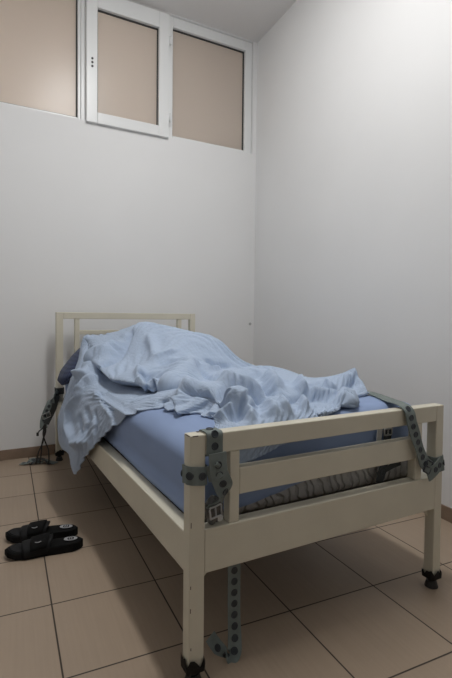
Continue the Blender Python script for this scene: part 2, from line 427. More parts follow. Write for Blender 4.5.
def sheetf(p):
    p = crown(p); x, y, z = p
    if y < MY0+.03:
        hz = hem(x)
        if z < hz+.10: p[2] = hz+max(0, z-MZ0)*(.10/(hz+.10-MZ0)) if z < hz+.10 else z
    a = pnoise(Vector((x*6, y*2.2, z*5)))*.006+pnoise(Vector((x*17+5, y*7, z*9)))*.0025
    if x < MX0+.012 and z < .56:          # the side has a tucked pleat along its foot
        a += .007*math.exp(-((z-.415)/.022)**2)-.004*math.exp(-((z-.45)/.018)**2)
        p[0] -= max(a, -.004)
    elif y < MY0+.012: p[1] -= max(min(a, .006), -.004)
    elif x > MX1-.012: p[0] += max(a*.5, -.004)
    else: p[2] += max(a, -.004)
    return p
sh = obj('bed_sheet', round_box(MX0, MX1, MY0, MY1, MZ0+.004, ZT0, .045, 70, 130, 22, off=.007, bottom=False, f=sheetf), sheet_m, smooth=True)
tag(sh, 'plain blue fitted sheet stretched over the mattress, riding up at the foot', 'bed sheet')

# ------------------------------------------------------------------ pillow
def pillow_mesh(cx, cy, cz, sx, sy, sz):
    bm = bmesh.new(); n, k = 40, 28; top = []; bot = []
    uvl = bm.loops.layers.uv.new('UVMap'); uvs = {}
    def edge(t): return max(0.0, 1-abs(t)**2.6)
    for s_, store in ((1, top), (-1, bot)):
        for i in range(n+1):
            row = []
            for j in range(k+1):
                a, b = i/n*2-1, j/k*2-1
                if s_ < 0 and (i in (0, n) or j in (0, k)): row.append(top[i][j]); continue
                h = (edge(a)*edge(b))**.45
                pin = 1-.10*abs(a)**3; pin2 = 1-.16*abs(b)**3
                x = cx+a*sx/2*pin2; y = cy+b*sy/2*pin
                z = cz+s_*h*sz/2+pnoise(Vector((x*9, y*9, s_*3)))*.008*h+pnoise(Vector((x*24, y*20, s_*3)))*.003
                z -= max(0, .60-x)*.9; v = bm.verts.new((x, y, z)); uvs[v] = (a*sx/2, b*sy/2); row.append(v)
            store.append(row)
    for s_, st in ((1, top), (-1, bot)):
        for i in range(n):
            for j in range(k):
                q = [st[i][j], st[i+1][j], st[i+1][j+1], st[i][j+1]]
                f = bm.faces.new(q if s_ > 0 else q[::-1])
                for l in f.loops: l[uvl].uv = uvs[l.vert]
    return bm
pl = obj('pillow', pillow_mesh(.765, 2.965, .665, .60, .30, .17), pillow_m, smooth=True)
tag(pl, 'dark blue checked pillow end sticking out from under the blanket by the headboard', 'pillow')

# ------------------------------------------------------------------ blanket
#BLANKET_BEGIN
def bspline_net(NET, nu, nv):
    NET = np.array(NET, float)
    def basis(n, m):
        Bm = np.zeros((m, n)); t = np.linspace(0, n-1, m)
        for k in range(m):
            i = min(int(t[k]), n-2); f = t[k]-i
            w = np.array([-f+2*f*f-f**3, 2-5*f*f+3*f**3, f+4*f*f-3*f**3, f**3-f*f])/2
            for a, ww in zip(range(i-1, i+3), w):
                if a < 0: Bm[k, 0] += 2*ww; Bm[k, 1] -= ww
                elif a >= n: Bm[k, n-1] += 2*ww; Bm[k, n-2] -= ww
                else: Bm[k, a] += ww
        return Bm
    U = basis(NET.shape[0], nu); V = basis(NET.shape[1], nv)
    return np.einsum('ai,bj,ijk->abk', U, V, NET)

NET = [
 [(.455,2.90,.20),(.45,2.88,.34),(.50,2.86,.50),(.555,2.87,.65),(.575,2.89,.76),(.60,2.90,.825),(.70,2.93,.825),(.88,2.96,.84),(1.08,2.96,.82),(1.28,2.95,.74),(1.43,2.95,.60)],
 [(.445,2.72,.20),(.44,2.72,.34),(.485,2.74,.53),(.535,2.74,.68),(.56,2.76,.75),(.61,2.76,.80),(.70,2.74,.82),(.89,2.76,.89),(1.08,2.74,.86),(1.28,2.72,.74),(1.43,2.72,.60)],
 [(.445,2.52,.22),(.435,2.52,.35),(.475,2.53,.54),(.53,2.54,.65),(.60,2.54,.69),(.58,2.55,.73),(.70,2.54,.78),(.87,2.58,.905),(1.06,2.56,.848),(1.28,2.50,.74),(1.43,2.5,.61)],
 [(.44,2.34,.17),(.435,2.36,.35),(.475,2.36,.54),(.53,2.34,.615),(.63,2.36,.63),(.555,2.36,.70),(.69,2.38,.76),(.86,2.44,.89),(1.06,2.40,.85),(1.28,2.36,.74),(1.43,2.35,.62)],
 [(.45,2.16,.30),(.45,2.18,.42),(.485,2.18,.545),(.53,2.15,.60),(.66,2.18,.615),(.56,2.14,.66),(.71,2.2,.725),(.92,2.26,.865),(1.10,2.25,.835),(1.22,2.2,.755),(1.43,2.2,.63)],
 [(.47,1.99,.41),(.475,2.01,.49),(.50,2.02,.56),(.545,2.01,.60),(.68,2.06,.615),(.57,2.02,.665),(.73,2.06,.735),(.96,2.13,.83),(1.11,2.13,.825),(1.205,2.1,.725),(1.36,2.05,.645)],
 [(.50,1.84,.51),(.51,1.87,.56),(.535,1.89,.60),(.58,1.89,.61),(.72,1.93,.62),(.61,1.90,.665),(.77,1.95,.71),(1.00,1.98,.70),(1.15,1.99,.695),(1.29,1.97,.685),(1.43,1.93,.645)],
 [(.53,1.71,.575),(.55,1.75,.605),(.58,1.78,.615),(.62,1.8,.62),(.76,1.80,.63),(.66,1.80,.665),(.82,1.82,.675),(1.03,1.86,.69),(1.17,1.88,.71),(1.3,1.86,.70),(1.43,1.82,.65)],
 [(.61,1.58,.605),(.62,1.60,.635),(.64,1.61,.655),(.69,1.63,.665),(.76,1.65,.66),(.80,1.65,.665),(.90,1.66,.675),(1.05,1.68,.685),(1.18,1.68,.685),(1.32,1.66,.68),(1.43,1.64,.65)],
 [(.64,1.46,.612),(.645,1.47,.645),(.66,1.48,.69),(.70,1.49,.715),(.77,1.50,.71),(.84,1.51,.705),(.95,1.51,.70),(1.08,1.51,.70),(1.2,1.51,.685),(1.33,1.51,.70),(1.405,1.48,.72)],
 [(.655,1.37,.612),(.66,1.37,.640),(.672,1.37,.685),(.71,1.37,.715),(.77,1.37,.705),(.84,1.37,.705),(.95,1.38,.70),(1.08,1.39,.695),(1.2,1.41,.68),(1.335,1.44,.715),(1.385,1.43,.74)],
 [(.64,1.25,.617),(.65,1.25,.635),(.672,1.24,.655),(.72,1.24,.665),(.79,1.24,.665),(.87,1.24,.67),(.96,1.25,.67),(1.04,1.26,.665),(1.12,1.27,.66),(1.25,1.31,.66),(1.37,1.345,.66)],
 [(.60,1.135,.617),(.62,1.133,.622),(.65,1.131,.63),(.70,1.13,.635),(.77,1.13,.64),(.84,1.132,.642),(.91,1.135,.645),(.98,1.15,.648),(1.06,1.17,.648),(1.15,1.24,.65),(1.29,1.31,.652)],
 [(.56,1.119,.53),(.59,1.118,.525),(.63,1.117,.53),(.68,1.117,.54),(.74,1.118,.555),(.80,1.119,.575),(.87,1.121,.60),(.95,1.125,.63),(1.03,1.15,.648),(1.11,1.21,.648),(1.24,1.285,.645)],
]
# creases and ridges over the drape: polyline, height, half width
RIDGES = [
 ([(0.711,2.516,0.784),(0.625,2.469,0.741),(0.572,2.570,0.684),(0.570,2.491,0.660),(0.565,2.408,0.636)], -0.065, 0.035),
 ([(0.789,2.560,0.857),(0.721,2.469,0.791),(0.642,2.341,0.732),(0.595,2.326,0.715),(0.555,2.333,0.696)], 0.03, 0.03),
 ([(0.666,2.028,0.710),(0.644,1.959,0.692),(0.629,1.904,0.677),(0.632,1.844,0.663),(0.697,1.975,0.614)], -0.03, 0.018),
 ([(0.512,2.670,0.627),(0.518,2.496,0.629),(0.533,2.392,0.625)], -0.03, 0.02),
 ([(0.587,2.883,0.810),(0.574,2.761,0.770),(0.573,2.684,0.734),(0.552,2.634,0.693),(0.535,2.556,0.658)], 0.025, 0.05),
 ([(0.480,2.409,0.557),(0.494,2.375,0.584),(0.513,2.374,0.607),(0.531,2.353,0.617),(0.553,2.355,0.624)], -0.03, 0.02),
 ([(0.481,2.503,0.559),(0.462,2.555,0.490),(0.448,2.633,0.409),(0.439,2.608,0.362),(0.435,2.619,0.304),(0.437,2.553,0.285),(0.438,2.487,0.262)], 0.022, 0.03),
 ([(0.481,2.359,0.556),(0.465,2.421,0.511),(0.452,2.515,0.454),(0.445,2.470,0.422),(0.438,2.434,0.382),(0.436,2.350,0.359),(0.438,2.282,0.339),(0.447,2.178,0.369),(0.457,2.094,0.391)], -0.022, 0.022),
 ([(0.516,2.162,0.594),(0.514,2.044,0.585),(0.513,1.942,0.577),(0.516,1.857,0.571),(0.521,1.774,0.568)], 0.018, 0.034),
 ([(0.509,2.206,0.590),(0.504,2.101,0.576),(0.499,2.017,0.557),(0.500,1.933,0.550),(0.503,1.870,0.539)], -0.01, 0.022),
 ([(0.469,2.233,0.509),(0.467,2.176,0.493),(0.464,2.124,0.475),(0.457,2.134,0.446),(0.452,2.149,0.418)], 0.01, 0.018),
 ([(0.479,2.109,0.523),(0.474,2.064,0.503),(0.472,2.028,0.485),(0.469,2.023,0.459),(0.467,2.023,0.435)], 0.009, 0.018),
 ([(0.455,2.305,0.461),(0.452,2.263,0.443),(0.449,2.221,0.426),(0.448,2.196,0.410),(0.448,2.176,0.394)], 0.012, 0.012),
 ([(0.817,2.336,0.840),(0.808,2.273,0.810),(0.795,2.201,0.781),(0.776,2.141,0.763),(0.757,2.084,0.749)], -0.02, 0.02),
 ([(0.752,2.073,0.746),(0.775,2.071,0.754),(0.807,2.073,0.765),(0.831,2.076,0.773),(0.856,2.079,0.780)], -0.014, 0.014),
 ([(0.753,2.001,0.725),(0.787,2.009,0.732),(0.816,2.020,0.739)], 0.012, 0.02),
 ([(0.661,1.964,0.698),(0.650,1.884,0.679),(0.644,1.821,0.664),(0.676,1.859,0.645),(0.697,1.866,0.616)], 0.035, 0.03),
 ([(0.705,1.815,0.645),(0.716,1.766,0.667),(0.779,1.847,0.679),(0.844,1.916,0.697),(0.915,1.994,0.718)], -0.06, 0.045),
 ([(0.666,1.475,0.696),(0.781,1.756,0.668),(0.810,1.837,0.678)], -0.03, 0.03),
 ([(0.928,2.005,0.724),(0.943,1.979,0.706),(0.950,1.930,0.690),(0.999,1.955,0.691),(1.041,1.968,0.692)], -0.02, 0.014),
 ([(0.902,1.908,0.691),(0.905,1.850,0.682),(0.901,1.779,0.676),(0.941,1.781,0.679),(0.974,1.781,0.681)], 0.018, 0.016),
 ([(0.987,2.023,0.733),(1.007,2.015,0.724),(1.031,2.008,0.715),(1.071,2.006,0.710),(1.115,2.004,0.705)], 0.015, 0.014),
 ([(0.879,1.769,0.674),(0.926,1.807,0.679),(0.979,1.850,0.686),(1.019,1.847,0.688),(1.058,1.837,0.692)], -0.014, 0.012),
 ([(0.647,1.491,0.664),(0.653,1.486,0.678),(0.659,1.489,0.689),(0.663,1.478,0.694),(0.670,1.468,0.700),(0.671,1.438,0.699),(0.673,1.417,0.697),(0.675,1.385,0.692),(0.677,1.353,0.688),(0.680,1.323,0.682),(0.687,1.292,0.676),(0.682,1.284,0.671),(0.680,1.271,0.666),(0.667,1.269,0.656),(0.660,1.277,0.648),(0.653,1.293,0.629),(0.652,1.317,0.614)], 0.055, 0.03),
 ([(0.656,1.429,0.659),(0.658,1.406,0.649),(0.661,1.377,0.644)], 0.03, 0.035),
 ([(0.676,1.425,0.703),(0.688,1.393,0.708),(0.702,1.370,0.712),(0.727,1.357,0.712),(0.769,1.365,0.704),(0.780,1.335,0.696),(0.790,1.309,0.688),(0.803,1.279,0.678),(0.815,1.246,0.668)], 0.045, 0.03),
 ([(0.680,1.358,0.692),(0.685,1.332,0.689),(0.693,1.310,0.686),(0.705,1.292,0.684),(0.718,1.280,0.681),(0.735,1.271,0.678),(0.754,1.271,0.676)], -0.03, 0.02),
 ([(0.699,1.271,0.673),(0.710,1.267,0.674),(0.724,1.263,0.674),(0.732,1.250,0.669),(0.741,1.242,0.666)], -0.06, 0.028),
 ([(0.652,1.264,0.635),(0.661,1.250,0.648),(0.667,1.243,0.653),(0.681,1.242,0.659),(0.698,1.242,0.663)], -0.035, 0.02),
 ([(0.665,1.202,0.649),(0.680,1.201,0.652),(0.699,1.202,0.655),(0.711,1.202,0.656),(0.724,1.198,0.656)], 0.015, 0.03),
 ([(0.760,1.275,0.677),(0.752,1.238,0.665),(0.734,1.193,0.656),(0.720,1.166,0.651),(0.711,1.146,0.646)], -0.02, 0.012),
 ([(0.644,1.519,0.663),(0.642,1.500,0.649),(0.639,1.486,0.631),(0.642,1.461,0.624),(0.645,1.439,0.615)], -0.035, 0.016),
 ([(0.636,1.570,0.652),(0.634,1.549,0.642),(0.632,1.531,0.631),(0.635,1.502,0.623),(0.639,1.473,0.618)], 0.025, 0.014),
 ([(0.622,1.586,0.632),(0.622,1.567,0.623),(0.624,1.549,0.615),(0.626,1.534,0.612),(0.628,1.521,0.610)], -0.018, 0.012),
 ([(0.618,1.633,0.640),(0.618,1.602,0.633),(0.620,1.577,0.624)], 0.018, 0.014),
 ([(1.067,1.778,0.689),(1.101,1.789,0.693),(1.133,1.792,0.697),(1.127,1.737,0.690),(1.116,1.668,0.686)], 0.03, 0.04),
 ([(1.089,1.614,0.689),(0.964,1.410,0.702),(0.932,1.339,0.694)], -0.035, 0.022),
 ([(1.012,1.451,0.703),(1.042,1.460,0.702),(1.071,1.464,0.702),(1.083,1.453,0.701),(1.099,1.443,0.698)], 0.025, 0.028),
 ([(1.118,1.455,0.696),(1.051,1.362,0.692),(1.022,1.313,0.681)], -0.035, 0.018),
 ([(1.366,1.406,0.716),(1.338,1.399,0.704),(1.309,1.386,0.695),(1.273,1.370,0.685),(1.235,1.352,0.677),(1.202,1.346,0.673),(1.164,1.341,0.671)], 0.04, 0.03),
 ([(1.099,1.396,0.693),(1.189,1.467,0.684),(1.232,1.480,0.687),(1.245,1.457,0.689),(1.257,1.435,0.691)], 0.025, 0.03),
 ([(1.229,1.429,0.685),(1.225,1.397,0.682),(1.218,1.371,0.679)], -0.025, 0.018),
 ([(1.172,1.269,0.656),(1.123,1.221,0.650),(1.086,1.187,0.648)], -0.05, 0.02),
 ([(0.915,1.710,0.675),(0.797,1.439,0.712),(0.810,1.413,0.710),(0.822,1.387,0.707),(0.836,1.365,0.704),(0.853,1.353,0.702),(0.872,1.341,0.698)], -0.035, 0.022),
 ([(0.892,1.449,0.707),(0.889,1.404,0.706),(0.893,1.374,0.703),(0.899,1.339,0.696),(0.909,1.314,0.690)], 0.025, 0.024),
 ([(0.775,1.327,0.694),(0.811,1.313,0.690),(0.847,1.295,0.687),(0.856,1.262,0.676),(0.862,1.222,0.666)], 0.028, 0.024),
 ([(0.874,1.235,0.669),(0.848,1.186,0.659),(0.827,1.144,0.649)], -0.035, 0.018),
 ([(0.814,1.254,0.671),(0.817,1.226,0.664),(0.813,1.193,0.659),(0.799,1.163,0.654),(0.790,1.140,0.647)], -0.025, 0.018),
 ([(0.920,1.259,0.674),(0.960,1.264,0.674),(1.007,1.274,0.672),(1.039,1.258,0.665),(1.066,1.238,0.658)], 0.03, 0.026),
 ([(0.967,1.253,0.670),(0.941,1.205,0.662),(0.917,1.158,0.653)], -0.025, 0.014),
 ([(1.057,1.316,0.679),(1.074,1.302,0.672),(1.091,1.291,0.667),(1.116,1.282,0.662),(1.137,1.270,0.659)], -0.025, 0.016),
 ([(0.983,1.212,0.660),(0.982,1.183,0.655),(0.982,1.157,0.650)], 0.018, 0.018),
]
def seg_dist(T, poly):
    best = np.full(T.shape[:2], 9.0); end = np.zeros(T.shape[:2])
    L = np.r_[0, np.cumsum([math.dist(a, b) for a, b in zip(poly, poly[1:])])]
    for i, (a, b) in enumerate(zip(poly, poly[1:])):
        a = np.array(a); e = np.array(b)-a; n2 = e@e+1e-9
        t = np.clip(((T-a)@e)/n2, 0, 1); dd = np.linalg.norm(T-a-t[:, :, None]*e, axis=2); m = dd < best
        best[m] = dd[m]; end[m] = (L[i]+t[m]*(L[i+1]-L[i]))/L[-1]
    return best, end
def smooth_noise(sh, cells, rng):
    g = rng.standard_normal((cells[0]+3, cells[1]+3))
    u = np.linspace(0, cells[0]-.001, sh[0]); v = np.linspace(0, cells[1]-.001, sh[1])
    i = u.astype(int); j = v.astype(int); fu = u-i; fv = v-j; fu = fu*fu*(3-2*fu); fv = fv*fv*(3-2*fv)
    a = g[i][:, j]*(1-fv)+g[i][:, j+1]*fv; b = g[i+1][:, j]*(1-fv)+g[i+1][:, j+1]*fv
    return a*(1-fu)[:, None]+b*fu[:, None]
def under(X, Y):
    """height of the sheet below the blanket"""
    z = np.interp(X, [.52, .53, .62, .80, 1.1, 1.42, 1.44], [0, .585, .615, .635, .646, .648, 0])
    return np.where((Y > 1.133) & (Y < 3.13), z+.006, 0)
NU, NV, GROW, STEPS, CLAMP, BEND, AMP = 300, 250, 1.042, 240, .024, .03, 1.8
def make_blanket():
    rng = np.random.default_rng(11)
    T = bspline_net(NET, NU, NV)
    def normals(P):
        a = np.gradient(P, axis=0); b = np.gradient(P, axis=1); n = np.cross(b, a); n /= np.linalg.norm(n, axis=2, keepdims=True)+1e-9
        return n
    T0 = T.copy(); n0 = normals(T0); disp = np.zeros((NU, NV))
    for poly, a, w_ in RIDGES:
        dd, e = seg_dist(T0[:, :, :len(poly[0])], poly)
        if len(poly[0]) == 2: dd = np.where(T0[:, :, 2] > .60, dd, 9)
        disp += a*np.exp(-(dd/w_)**1.35)*np.clip(np.minimum(e, 1-e)*6+.3, 0, 1)
    disp = .06*np.tanh(disp*AMP/.06)
    for k in range(1):
        disp[1:-1] = (disp[:-2]+2*disp[1:-1]+disp[2:])/4; disp[:, 1:-1] = (disp[:, :-2]+2*disp[:, 1:-1]+disp[:, 2:])/4
    T += n0*disp[:, :, None]
    zu = under(T[:, :, 0], T[:, :, 1]); near = (T[:, :, 2] < zu) & (T0[:, :, 2] > zu-.03) & (T[:, :, 0] > .545)
    T[:, :, 2] = np.where(near, zu, T[:, :, 2])
    n0 = normals(T)
    # rest lengths come from the smooth drape, then grow: the excess buckles into wrinkles
    du = np.linalg.norm(np.diff(T, axis=0), axis=2); dv = np.linalg.norm(np.diff(T, axis=1), axis=2)
    g1 = GROW+.06*smooth_noise((NU, NV), (13, 11), rng); g2 = GROW+.06*smooth_noise((NU, NV), (13, 11), rng)
    g1 = np.clip(g1, .98, 1.22); g2 = np.clip(g2, .98, 1.22)
    du *= g1[:-1]; dv *= g2[:, :-1]
    dg1 = np.sqrt(du[:, :-1]**2+dv[:-1]**2)
    P = T.copy()
    bump = .0055*smooth_noise((NU, NV), (34, 26), rng)+.003*smooth_noise((NU, NV), (70, 60), rng)
    P += n0*bump[:, :, None]
    Y0 = 1.122
    def solve(A, Bv, rest, k):
        dlt = Bv-A; l = np.linalg.norm(dlt, axis=2)+1e-9
        c = (dlt*(k*.5*(l-rest)/l)[:, :, None])
        return c
    for it in range(STEPS):
        for par in (0, 1):
            c = solve(P[par:-1:2], P[par+1::2], du[par::2], .9); P[par:-1:2] += c; P[par+1::2] -= c
            c = solve(P[:, par:-1:2], P[:, par+1::2], dv[:, par::2], .9); P[:, par:-1:2] += c; P[:, par+1::2] -= c
        for s_ in (0, 1):
            if s_ == 0: A, Bv = P[:-1, :-1], P[1:, 1:]
            else: A, Bv = P[:-1, 1:], P[1:, :-1]
            c = solve(A, Bv, dg1, .22)
            A += c*.5; Bv -= c*.5
        # bending
        D = P-T
        q = D[:-4]-4*D[1:-3]+6*D[2:-2]-4*D[3:-1]+D[4:]; P[2:-2] -= BEND*q
        q = D[:, :-4]-4*D[:, 1:-3]+6*D[:, 2:-2]-4*D[:, 3:-1]+D[:, 4:]; P[:, 2:-2] -= BEND*q
        # stay with the drape
        e = P-T; l = np.linalg.norm(e, axis=2, keepdims=True)
        P -= e*np.where(l > CLAMP, 1-CLAMP/(l+1e-9), .012)
        # rest on the mattress, against the rail and the footboard
        z = under(P[:, :, 0], P[:, :, 1]); low = P[:, :, 2] < z
        near = low & (z-P[:, :, 2] < .08) & (P[:, :, 0] > .545)
        P[:, :, 2] = np.where(near, z, P[:, :, 2])
        side = (P[:, :, 0] > .512) & (P[:, :, 2] < .575) & (P[:, :, 0] < .56) & (P[:, :, 1] > 1.15); P[:, :, 0] = np.where(side, .512, P[:, :, 0])
        rail = (P[:, :, 0] > .472) & (P[:, :, 2] < .40) & (P[:, :, 0] < .56) & (P[:, :, 1] > 1.15); P[:, :, 0] = np.where(rail, .472, P[:, :, 0])
        ft = (P[:, :, 1] < 1.117) & (P[:, :, 2] < .655); P[:, :, 1] = np.where(ft, 1.117, P[:, :, 1])
    return P, du, dv
P, du, dv = make_blanket()
bm = bmesh.new(); uvl = bm.loops.layers.uv.new('UVMap')
UU = np.r_[0, np.cumsum(du.mean(axis=1))]; VV = np.r_[0, np.cumsum(dv.mean(axis=0))]
gv = [[bm.verts.new(P[i, j]) for j in range(NV)] for i in range(NU)]
for i in range(NU-1):
    for j in range(NV-1):
        f = bm.faces.new((gv[i][j], gv[i][j+1], gv[i+1][j+1], gv[i+1][j]))
        for l, (a, b) in zip(f.loops, ((i, j), (i, j+1), (i+1, j+1), (i+1, j))): l[uvl].uv = (UU[a], VV[b])
bl = obj('blanket', bm, blanket_m, smooth=True)
tag(bl, 'pale blue crinkled blanket heaped along the bed and trailing over its left side', 'blanket')
md = bl.modifiers.new('thickness', 'SOLIDIFY'); md.thickness = .005; md.offset = 1
#BLANKET_END

# ------------------------------------------------------------------ slippers
def make_slipper():
    t = thing('slipper', 'x', 'slipper', (0, 0, 0))
    L_ = .292
    def hw(s, side):      # s from heel 0 to toe 1
        w_ = np.interp(s, [0, .04, .12, .3, .5, .72, .88, .96, 1], [.0, .020, .033, .036, .037, .046, .041, .026, .0])
        return w_*(1.04 if side > 0 else .98)
    ss = 1-(1+np.cos(np.linspace(0, PI, 33)))/2
    out = [(s, hw(s, 1)) for s in ss]+[(s, -hw(s, -1)) for s in ss[-2:0:-1]]
    def sole(zlo, zhi, k, sc):
        bm = bmesh.new(); n = len(out); rows = []
        for zz, inn in ((zlo, .94), (zlo+.004, 1.0), (zhi-.004, 1.0), (zhi, .95)):
            rows.append([bm.verts.new(((s-.5)*L_*(sc*inn), y*inn*sc, zz+k*(1-s)*(zz > zlo+.01)*.012+(.010*max(0, s-.8)/.2))) for s, y in out])
        for a in range(3):
            for i in range(n): bm.faces.new((rows[a][i], rows[a][(i+1)%n], rows[a+1][(i+1)%n], rows[a+1][i]))
        bm.faces.new(rows[0][::-1]); bm.faces.new(rows[3]); return bm
    obj('sole', sole(0, .026, 1, 1.0), foam_m, t)
    bm = sole(.024, .0305, 1, .93); obj('footbed', bm, band_m, t)
    # wide band over the instep
    bm = bmesh.new(); rows = []; n = 22
    for i in range(13):
        f = i/12; s = .46+.29*f; row = []; w_ = hw(s, 1)+.003
        hgt = np.interp(f, [0, .3, 1], [.055, .053, .038])
        for j in range(n+1):
            a = PI*j/n; cx_ = math.copysign(abs(math.cos(a))**.75, math.cos(a)); zz = math.sin(a)**.8
            skew = .02*math.sin(a)*(1-f)-.012*math.sin(a)*f
            row.append(bm.verts.new(((s-.5)*L_-skew, w_*cx_, .010+(hgt)*zz)))
        rows.append(row)
    for i in range(12):
        for j in range(n): bm.faces.new((rows[i][j], rows[i+1][j], rows[i+1][j+1], rows[i][j+1]))
    bmesh.ops.recalc_face_normals(bm, faces=bm.faces[:])
    bmesh.ops.solidify(bm, geom=bm.faces[:], thickness=.0045)
    band = obj('instep_band', bm, band_m, t, smooth=True)
    # raised overlap tab with its pale stroke
    def onband(f, a, lift):
        s = .46+.29*f; w_ = hw(s, 1)+.003; hgt = np.interp(f, [0, .3, 1], [.055, .053, .038]); cx_ = math.copysign(abs(math.cos(a))**.75, math.cos(a))
        skew = .02*math.sin(a)*(1-f)-.012*math.sin(a)*f
        return Vector(((s-.5)*L_-skew, (w_+lift)*cx_, .010+(hgt+lift)*math.sin(a)**.8))
    bm = bmesh.new(); g = [[bm.verts.new(onband(.12+.6*i/6, PI*(.12+.62*j/10), .006)) for j in range(11)] for i in range(7)]
    for i in range(6):
        for j in range(10): bm.faces.new((g[i][j], g[i+1][j], g[i+1][j+1], g[i][j+1]))
    bmesh.ops.recalc_face_normals(bm, faces=bm.faces[:]); bmesh.ops.solidify(bm, geom=bm.faces[:], thickness=.004)
    obj('fastening_tab', bm, foam_m, t, smooth=True)
    return t, onband, L_
sl, onband, SLN = make_slipper()
def slipper_marks(t, side):
    lo = bmesh.new()                                       # pale stroke on the outer side of the band
    pts = [(.36, PI*(.31)), (.46, PI*.30), (.56, PI*.33)] if side > 0 else [(.30, PI*(1-.30)), (.42, PI*(1-.27)), (.56, PI*(1-.31))]
    P_ = [onband(f, a, .0088) for f, a in pts]; tube(lo, P_, .0017, 6, 5); o = obj('pale_stroke', lo, mark_m); o.parent = t
    bm = bmesh.new(); n = 28; z = .0405                     # oval heel badge: a pale disc with dark strokes
    vs = [bm.verts.new((-.098+.026*math.cos(2*PI*k/n), .017*math.sin(2*PI*k/n), z+.0004*math.cos(2*PI*k/n))) for k in range(n)]; bm.faces.new(vs)
    ret = bmesh.ops.extrude_face_region(bm, geom=bm.faces[:]); bmesh.ops.translate(bm, vec=(0, 0, .0012), verts=[v for v in ret['geom'] if isinstance(v, bmesh.types.BMVert)])
    bmesh.ops.recalc_face_normals(bm, faces=bm.faces[:])
    b = obj('heel_badge', bm, mark_m); b.parent = t
    bm = bmesh.new()
    torus(bm, (-.098, 0, z+.0014), (0, 0, 1), .0125, .0008, 20, 5)
    for k in (-1, 0, 1): box(bm, -.098+k*.009-.002, -.098+k*.009+.002, -.007, .007, z+.001, z+.0018)
    box(bm, -.108, -.088, -.0015, .0015, z+.001, z+.0018)
    m_ = obj('badge_mark', bm, foam_m); m_.parent = b
def dup(root):
    rt = root.copy(); COL.objects.link(rt)
    for ch in list(root.children):
        c = ch.copy(); COL.objects.link(c); c.parent = rt
        for g in ch.children:
            e = g.copy(); COL.objects.link(e); e.parent = c
    return rt
slipper_marks(sl, 1)
far = dup(sl)
sl.location = (.256, 1.962, 0); sl.rotation_euler = (0, 0, math.atan2(.05, -.29))
far.location = (.263, 2.098, 0); far.rotation_euler = (0, 0, math.atan2(.091, -.278))
tag(sl, 'black slide slipper in front of its pair, nearer the camera, oval pale heel badge', 'slipper', 'pair of black slippers')
tag(far, 'black slide slipper half hidden behind the other one on the tiles', 'slipper', 'pair of black slippers')

# ------------------------------------------------------------------ restraint straps
X, Yv, Z = (1, 0, 0), (0, 1, 0), (0, 0, 1)
def loop_pts(x0, x1, a0, a1, g):
    """rounded rectangle around [x0,x1] x [a0,a1] at gap g"""
    return [(x0-g, (a0+a1)/2), (x0-g, a0+.004), (x0+.004, a0-g), ((x0+x1)/2, a0-g), (x1-.004, a0-g), (x1+g, a0+.004), (x1+g, (a0+a1)/2),
            (x1+g, a1-.004), (x1-.004, a1+g), ((x0+x1)/2, a1+g), (x0+.004, a1+g), (x0-g, a1-.004), (x0-g, (a0+a1)/2)]
# strap round the near end of the top rail, its tail twisting down in the gap
t = thing('restraint_strap', 'grey-green eyelet strap looped over the top rail beside the left foot post', 'strap', (.555, 1.08, .40))
lp = loop_pts(YF0, YF1, .594, FT, .003)
pts = [(.549, a, b) for a, b in lp]; pts = pts[6:-1]+pts[:7]
ribbon('webbing', pts, [X]*len(pts), .046, t, strap_m, holes=(.012, .031, 6))
tail = [(.552, 1.052, .600), (.553, 1.050, .572), (.556, 1.050, .545), (.570, 1.052, .515), (.578, 1.060, .488), (.567, 1.074, .462), (.555, 1.080, .440)]
ribbon('strap_tail', tail, [X, (1, 0, .1), (1, -.1, .2), (.9, -.2, .4), (.8, .3, .4), (.9, .3, .2), X], .050, t, strap_m, holes=(.03, .027, 4))
buckle(t, (.556, 1.066, .442), (1, .2, .1), (0, .2, 1), .036, .026)
bm = bmesh.new(); rng = random.Random(4)                       # crumpled clear wrapping round the buckle
bmesh.ops.create_icosphere(bm, subdivisions=3, radius=1)
for v in bm.verts:
    q = v.co.copy(); k = 1+.35*pnoise(q*2.3)+.2*pnoise(q*5+Vector((3, 1, 0))); v.co = Vector((.560+q.x*.026*k, 1.086+q.y*.014*k, .440+q.z*.036*k))
obj('clear_wrapping', bm, mat('creased_clear_film', (.12, .12, .115), .12, .9), t)
obj('label_tag', bx(.560, .574, 1.060, 1.063, .418, .432, bev=.001), lining_m, t)
# cuff round the near foot post
t = thing('restraint_cuff', 'grey-green eyelet cuff wrapped around the left foot post', 'cuff', (.503, 1.085, .52))
lp = loop_pts(XL0, XL1, YF0, YF1, .004); n_ = len(lp)
pts = [(a, b, .545+.003*math.sin(i*1.1)) for i, (a, b) in enumerate(lp)]
ribbon('webbing', pts, [(0, .05, 1)]*n_, .046, t, strap_m, holes=(.022, .034, 5))
ribbon('strap_tail', [(XL1+.003, YF0-.003, .545), (.536, 1.056, .548), (.551, 1.049, .555), (.562, 1.050, .568)], [(0, 0, 1), (0, 0, 1), (.2, 0, 1), (.4, 0, 1)], .040, t, strap_m)
